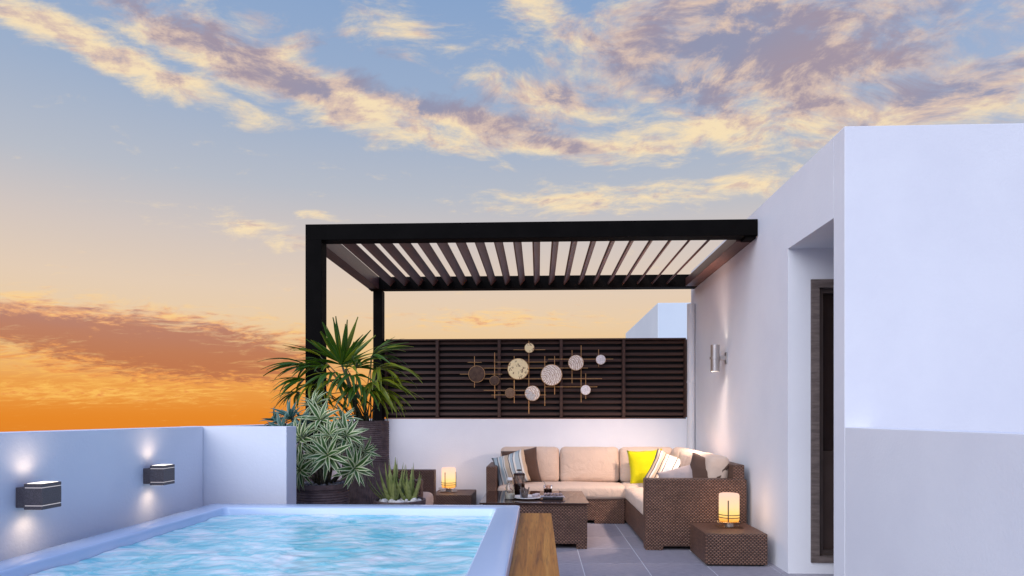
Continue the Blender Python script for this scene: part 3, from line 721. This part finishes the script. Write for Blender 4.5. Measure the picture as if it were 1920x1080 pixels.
for s_ in (1, -1):
    part('lens', lathe([(.0415, s_*.120), (.0415, s_*.131)], 24), 'lens_warm', ws, loc=(-.115, 0, 0))
    spot('wash', (-.06, 0, s_*.136), (.20, 0, s_*1.0), .6, 75, 1.0, (1, .84, .68), .012, ws)
    spot('beam', (-.115, 0, s_*.136), (-.74, .24 if s_ > 0 else .30, s_*.9), 105 if s_ > 0 else 175, 120, 1.0, (1, .74, .60), .09, ws)  # warm fill added for the seating corner, aimed off the wall, beyond the sconce's own light

# ================================================================== PLANTERS AND PLANTS
def ribbed(r0, r1, h, n_rib, amp, z0=0, ribs='h', seg=64):
    if ribs == 'h':
        prof = []
        for k in range(n_rib*2+1):
            t_ = k/(n_rib*2); prof.append((r0+(r1-r0)*t_+(amp if k % 2 else 0), z0+h*t_))
        return prof
prof = ribbed(.175, .200, .66, 34, .004)+[(.212, .665), (.214, .70), (.195, .70), (.188, .655)]
p1 = thing('planter', 'round dark ribbed planter by the end of the left parapet, with gravel', 'planter', (-1.617, 4.87, 0))
part('pot', lathe(prof, 56, cap1=False), 'planter_clay', p1)
part('soil', lathe([(.186, .62), (.186, .662)], 32), 'soil', p1)
bm = bmesh.new()
for k in range(220):
    a = random.random()*6.28; r_ = .185*math.sqrt(random.random()); s_ = random.uniform(.010, .020)
    mtx = Matrix.Translation((r_*math.cos(a), r_*math.sin(a), .668+random.uniform(0, .028))) @ Matrix.Rotation(random.random()*6, 4, 'Z') @ Matrix.Rotation(random.random()*6, 4, 'X') @ Matrix.Diagonal((s_, s_*random.uniform(.6, 1), s_*random.uniform(.5, .9), 1))
    bmesh.ops.create_icosphere(bm, subdivisions=1, radius=1, matrix=mtx)
tag(part('gravel', bm, 'gravel', p1), kind='stuff')

p2 = thing('planter', 'tall round dark ribbed planter holding the fan palm', 'planter', (-1.515, 5.72, 0))
prof = ribbed(.190, .198, .72, 2, 0)
bm = bmesh.new(); seg = 120; rings = []       # lower half: upright flutes; upper half: level ribs
zs = [0, .25, .5, .80]
for z in zs: rings.append([bm.verts.new(((.196+(.005 if i % 2 else 0))*math.cos(2*math.pi*i/seg), (.196+(.005 if i % 2 else 0))*math.sin(2*math.pi*i/seg), z)) for i in range(seg)])
for k in range(41):
    z = .805+.34*k/40; r_ = .200+(.005 if k % 2 else 0)
    rings.append([bm.verts.new((r_*math.cos(2*math.pi*i/seg), r_*math.sin(2*math.pi*i/seg), z+.003*math.sin(5*2*math.pi*i/seg))) for i in range(seg)])
for r_, z in ((.204, 1.158), (.188, 1.158), (.184, 1.10)): rings.append([bm.verts.new((r_*math.cos(2*math.pi*i/seg), r_*math.sin(2*math.pi*i/seg), z)) for i in range(seg)])
for a, b_ in zip(rings, rings[1:]):
    for i in range(seg): bm.faces.new((a[i], a[(i+1) % seg], b_[(i+1) % seg], b_[i]))
part('pot', bm, 'planter_clay', p2)
part('soil', lathe([(.184, 1.06), (.184, 1.115)], 32), 'soil', p2)

p3 = thing('planter', 'shallow fluted planter with white pebbles holding the aloe', 'planter', (-1.045, 4.92, 0))
bm = bmesh.new(); seg = 112; rings = []
for r_, z, fl_ in ((.12, 0, 0), (.13, .1, .003), (.165, .40, .004), (.192, .545, .004), (.197, .565, 0), (.196, .572, 0), (.178, .572, 0), (.170, .52, 0)):
    rings.append([bm.verts.new(((r_+(fl_ if i % 2 else 0))*math.cos(2*math.pi*i/seg), (r_+(fl_ if i % 2 else 0))*math.sin(2*math.pi*i/seg), z)) for i in range(seg)])
for a, b_ in zip(rings, rings[1:]):
    for i in range(seg): bm.faces.new((a[i], a[(i+1) % seg], b_[(i+1) % seg], b_[i]))
bm.faces.new(rings[0][::-1]); part('bowl', bm, 'planter_clay', p3)
part('soil', lathe([(.172, .50), (.172, .545)], 32), 'soil', p3)
pebs = []
for k in range(3):
    bm = bmesh.new(); bmesh.ops.create_icosphere(bm, subdivisions=2, radius=1)
    for v in bm.verts: v.co = v.co*(1+.22*noise.noise(v.co*1.1+Vector((k*5, 0, 0))))
    pebs.append(mesh('pebble', bm, 'pebble', smooth=True))
for k in range(24):
    a = k*2.399; r_ = .155*math.sqrt((k+.5)/24); s_ = random.uniform(.022, .036)
    o = link('pebble', pebs[k % 3], p3, (r_*math.cos(a), r_*math.sin(a), .553+random.uniform(0, .012)), (random.random()*6, random.random()*6, random.random()*6))
    o.scale = (s_, s_*random.uniform(.7, 1), s_*random.uniform(.6, .9))

# ---- leaf meshes: run along +X from the origin, width along Y, upper face +Z; bending downwards by `droop`
def leafmesh(name, m, L, wd, droop, n=8, fold=.25, peak=.35, tipw=0.0):
    bm = bmesh.new(); uvl = bm.loops.layers.uv.verify(); rows = []
    for i in range(n+1):
        t_ = i/n; ang = -droop*t_
        x = L*(math.sin(droop*t_)/droop if droop > .01 else t_); z = -L*(1-math.cos(droop*t_))/droop if droop > .01 else 0
        w = wd/2*((t_/peak)**.6 if t_ < peak else (max(0, 1-((t_-peak)/(1-peak))**1.6)))
        w = max(w, wd*(.16 if t_ < peak else tipw)+.0006)
        rows.append([bm.verts.new((x, -w, z+fold*w)), bm.verts.new((x, 0, z)), bm.verts.new((x, w, z+fold*w))])
    for i in range(n):
        for j in range(2):
            f = bm.faces.new((rows[i][j], rows[i+1][j], rows[i+1][j+1], rows[i][j+1]))
            for l, (uu, vv_) in zip(f.loops, ((i/n, j/2), ((i+1)/n, j/2), ((i+1)/n, (j+1)/2), (i/n, (j+1)/2))): l[uvl].uv = (uu, vv_)
    return mesh(name, bm, m, smooth=True, uv=False)
def orient(d, up=Vector((0, 0, 1)), roll=0.0):
    x = d.normalized(); y = up.cross(x)
    if y.length < 1e-3: y = Vector((0, 1, 0)).cross(x)
    y.normalize(); z = x.cross(y)
    return Matrix((x, y, z)).transposed().to_4x4() @ Matrix.Rotation(roll, 4, 'X')
def put(name, me, parent, p, d, sc_=1.0, up=Vector((0, 0, 1)), roll=0.0):
    o = bpy.data.objects.new(name, me); COL.objects.link(o); o.parent = parent
    o.matrix_local = Matrix.Translation(p) @ orient(d, up, roll) @ Matrix.Scale(sc_, 4)
    return o
def unproj(x, y, Y_):
    a = (x-960)/1235; th = R(2.3); rx, ry = a*math.cos(th)-math.sin(th), a*math.sin(th)+math.cos(th)
    t_ = Y_/ry; return Vector((rx*t_, Y_, 1.2+(780-y)/1235*t_))
def rosette_plant(name, label, base, heads, leaf_meshes, per, stem_m, seed):
    rnd = random.Random(seed)
    pl_ = thing(name, label, 'plant', base)
    b0 = Vector(base)
    for (c, rad, axis) in heads:
        p = c-b0; ax = Vector(axis).normalized()
        q0 = Vector((rnd.uniform(-.05, .05), rnd.uniform(-.05, .05), 0))
        mid = q0.lerp(p, .55)+Vector((0, 0, .04))
        part('stem', tube([q0, mid, p-ax*.05, p], [.012, .010, .009, .007], 7), stem_m, pl_, smooth=True)
        e1 = ax.orthogonal().normalized(); e2 = ax.cross(e1)
        for k in range(per):
            t_ = (k+.5)/per; pol = R(14+78*t_**.7); a = k*2.399+rnd.uniform(-.2, .2)
            d = ax*math.cos(pol)+(e1*math.cos(a)+e2*math.sin(a))*math.sin(pol)
            put('leaf', rnd.choice(leaf_meshes), pl_, p-ax*(.035*t_), d, rad*1.12*(.72+.36*math.sin(math.pi*min(1, t_+.15)))*rnd.uniform(.88, 1.1), up=ax, roll=rnd.uniform(-.25, .25))
    return pl_
dl = [leafmesh('leaf', 'dracaena_leaf', 1.0, .20, d_, 8, .30, .38) for d_ in (.5, .8, 1.1)]
heads = []
for (x, y, Y_, r_, ax) in ((573, 821, 4.74, .155, (-.5, -.9, .35)), (610, 786, 4.80, .165, (0, -.8, .7)), (624, 852, 4.66, .175, (.1, -1, .25)), (571, 879, 4.68, .155, (-.4, -1, .1)),
                         (658, 816, 4.78, .160, (.45, -.8, .5)), (673, 876, 4.70, .155, (.6, -.9, .1)), (598, 757, 4.90, .130, (-.15, -.4, .9)), (690, 846, 4.85, .130, (.9, -.4, .2)),
                         (651, 786, 4.95, .130, (.5, -.3, .8)), (628, 815, 4.72, .13, (0, -1, .5)), (600, 850, 4.72, .12, (-.1, -1, .2))):
    heads.append((unproj(x-9, y+2, Y_), r_, ax))
rosette_plant('dracaena_plant', 'variegated green and cream dracaena with starry leaf clusters in the front planter', (-1.617, 4.87, .665), heads, dl, 27, 'stem', 3)
bl = [leafmesh('leaf', 'bush_leaf', 1.0, .17, d_, 7, .3, .4) for d_ in (.6, .9)]
heads = [(unproj(545, 783, 5.25), .16, (-.3, -.5, .8)), (unproj(518, 790, 5.35), .15, (-.7, -.3, .6)), (unproj(530, 806, 5.15), .14, (-.3, -.9, .4)), (unproj(566, 790, 5.35), .13, (.3, -.3, .9))]
p4 = thing('planter', 'small ribbed planter behind the parapet return, under the blue-green plant', 'planter', (-1.93, 5.32, 0))
part('pot', lathe(ribbed(.10, .13, .80, 30, .004)+[(.138, .81), (.138, .84), (.12, .84), (.115, .80)], 40, cap1=False), 'planter_clay', p4)
part('soil', lathe([(.114, .76), (.114, .80)], 24), 'soil', p4)
rosette_plant('leafy_plant', 'small blue-green leafy plant peeking over the end of the left parapet', (-1.93, 5.32, .80), heads, bl, 26, 'stem', 5)
# aloe
al = thing('aloe_plant', 'green aloe with upright toothed leaves in the pebble planter', 'plant', (-1.045, 4.92, .54))
def aloe_leaf(L, w, lean, az_, seed):
    bm = bmesh.new(); n = 12; rings = []; rnd = random.Random(seed)
    for i in range(n+1):
        t_ = i/n; a = R(lean)*(1-.72*t_); 
        if i == 0: p = Vector((0, 0, 0)); 
        else: p = p+Vector((math.sin(a), 0, math.cos(a)))*(L/n)
        ww = w*(1-t_**1.5)*(1.0+.12*(t_ < .15))+.0012
        tooth = .0045 if i % 2 and i < n-1 else 0
        nrm = Vector((math.cos(a), 0, -math.sin(a)))
        rings.append([bm.verts.new(p+q) for q in (Vector((0, ww+tooth, 0))-nrm*.2*ww, Vector((0, 0, 0))+nrm*.50*ww, Vector((0, -ww-tooth, 0))-nrm*.2*ww, -nrm*.25*ww)])
    for a, b_ in zip(rings, rings[1:]):
        for i in range(4): bm.faces.new((a[i], a[(i+1) % 4], b_[(i+1) % 4], b_[i]))
    bm.faces.new(rings[-1]); bmesh.ops.recalc_face_normals(bm, faces=bm.faces)
    return bm
rnd = random.Random(11)
k = 0
for (cx, cy, cnt, hmax) in ((-.045, .0, 17, .36), (.075, .03, 13, .30)):
    for j in range(cnt):
        a = j*2.399+.4; t_ = (j+.5)/cnt
        lean = 6+44*t_; L = hmax*(1.0-.28*t_)*rnd.uniform(.88, 1.05)
        part('leaf', aloe_leaf(L, .0245, lean, a, k), 'aloe_leaf', al, loc=(cx+.02*math.cos(a)*t_*1.4, cy+.02*math.sin(a)*t_*1.4, 0), rot=(0, 0, a)); k += 1
for (a, L, lean) in ((178, .33, 66), (200, .30, 72), (165, .26, 60)):
    part('leaf', aloe_leaf(L, .016, lean, 0, k), 'aloe_leaf', al, loc=(-.05, -.01, .0), rot=(0, 0, R(a))); k += 1
# fan palm
pa = thing('fan_palm', 'green fan palm with drooping fingered fronds in the tall planter', 'plant', (-1.515, 5.72, 1.10))
b0 = Vector((-1.515, 5.72, 1.10))
pl_m = {}
for m_ in ('palm_leaf', 'palm_leaf_yellow'):
    pl_m[m_] = {d_: leafmesh('leaflet', m_, 1.0, .098, d_, 9, .45, .45, .10) for d_ in (.15, .5, .9, 1.3)}
DR = [.15, .5, .9, 1.3]; G_, Y2 = 'palm_leaf', 'palm_leaf_yellow'
rnd = random.Random(4)
def frond(x, y, Y_, ax, size, cnt, spread, droop, mname, stem_from=(0, 0, 0)):
    c = unproj(x, y, Y_)-b0; ax = Vector(ax).normalized()
    q0 = Vector(stem_from)
    mid = q0.lerp(c, .55)+Vector((0, 0, .10*(c-q0).length))
    fr = part('frond', tube([q0, q0.lerp(mid, .5)+Vector((0, 0, .02)), mid, c], [.007, .0055, .0045, .004], 6), 'palm_stem', pa, smooth=True)
    side = ax.cross(Vector((0, 0, 1)))
    if side.length < .1: side = Vector((1, 0, 0))
    side.normalize(); nrm = side.cross(ax)
    for k in range(cnt):
        a = R(spread)*((k+.5)/cnt-.5)*2
        a += rnd.uniform(-.07, .07)
        d = ax*math.cos(a)+side*math.sin(a)+nrm*rnd.uniform(-.22, .22)
        L = size*1.12*(1-.28*(abs(a)/R(spread))**2)*rnd.uniform(.74, 1.10)
        dr_ = DR[max(0, min(3, DR.index(droop)+rnd.choice((-1, 0, 0, 1))))]
        o = put('leaflet', pl_m[mname if rnd.random() < .8 else Y2][dr_], fr, c, d, L, up=nrm if nrm.z > 0 else -nrm, roll=rnd.uniform(-.5, .5))
for a in (
    (641, 682, 5.66, (.05, -.15, 1), .38, 16, 66, .15, G_), (640, 684, 5.60, (0, -.45, .8), .30, 13, 80, .5, G_),
    (650, 690, 5.80, (.3, .3, .9), .34, 13, 70, .5, Y2),
    (585, 690, 5.62, (-.95, -.2, .35), .38, 14, 75, .9, G_), (572, 712, 5.55, (-.9, -.3, .05), .33, 14, 80, .9, G_), (600, 668, 5.74, (-.9, .1, .5), .34, 12, 55, .5, Y2),
    (560, 735, 5.70, (-.8, .1, -.1), .26, 12, 80, .9, G_), (625, 700, 5.45, (-.35, -.9, .1), .30, 14, 95, 1.3, G_), (660, 705, 5.42, (.2, -1, .15), .30, 14, 95, 1.3, G_),
    (695, 672, 5.68, (.9, -.2, .5), .36, 12, 60, .9, G_), (706, 692, 5.60, (.95, -.25, .25), .40, 14, 75, 1.3, Y2), (700, 716, 5.55, (.85, -.4, .05), .42, 14, 75, .9, Y2),
    (690, 728, 5.62, (.8, -.2, -.1), .40, 12, 65, .9, Y2), (610, 740, 5.65, (-.4, -.6, -.3), .26, 12, 85, .9, G_), (655, 738, 5.60, (.2, -.8, -.3), .26, 12, 85, .9, G_),
    (700, 660, 5.85, (.8, .3, .5), .28, 11, 60, .5, G_),
    (632, 712, 5.50, (-.15, -1, -.1), .30, 13, 100, 1.3, G_), (674, 722, 5.48, (.35, -.9, -.1), .32, 13, 95, 1.3, G_), (596, 722, 5.52, (-.7, -.7, .0), .30, 12, 90, 1.3, Y2),
    (668, 690, 5.55, (.5, -.6, .5), .30, 12, 80, .9, G_), (614, 690, 5.55, (-.5, -.6, .4), .30, 12, 80, .9, G_), (720, 735, 5.62, (.8, -.3, -.2), .30, 11, 70, .9, Y2)):
    frond(*a, stem_from=(rnd.uniform(-.07, .05), rnd.uniform(-.06, .06), 0))
for k, (x, y) in enumerate(((-.05, 0), (.03, .04), (-.01, -.05))):
    c = unproj((641, 655, 648)[k], (684, 700, 692)[k], 5.66+.06*k)-b0
    part('trunk', tube([(x, y, 0), (x*.6+c.x*.4, y, c.z*.45), c], [.014, .012, .009], 8), 'palm_stem', pa, smooth=True)
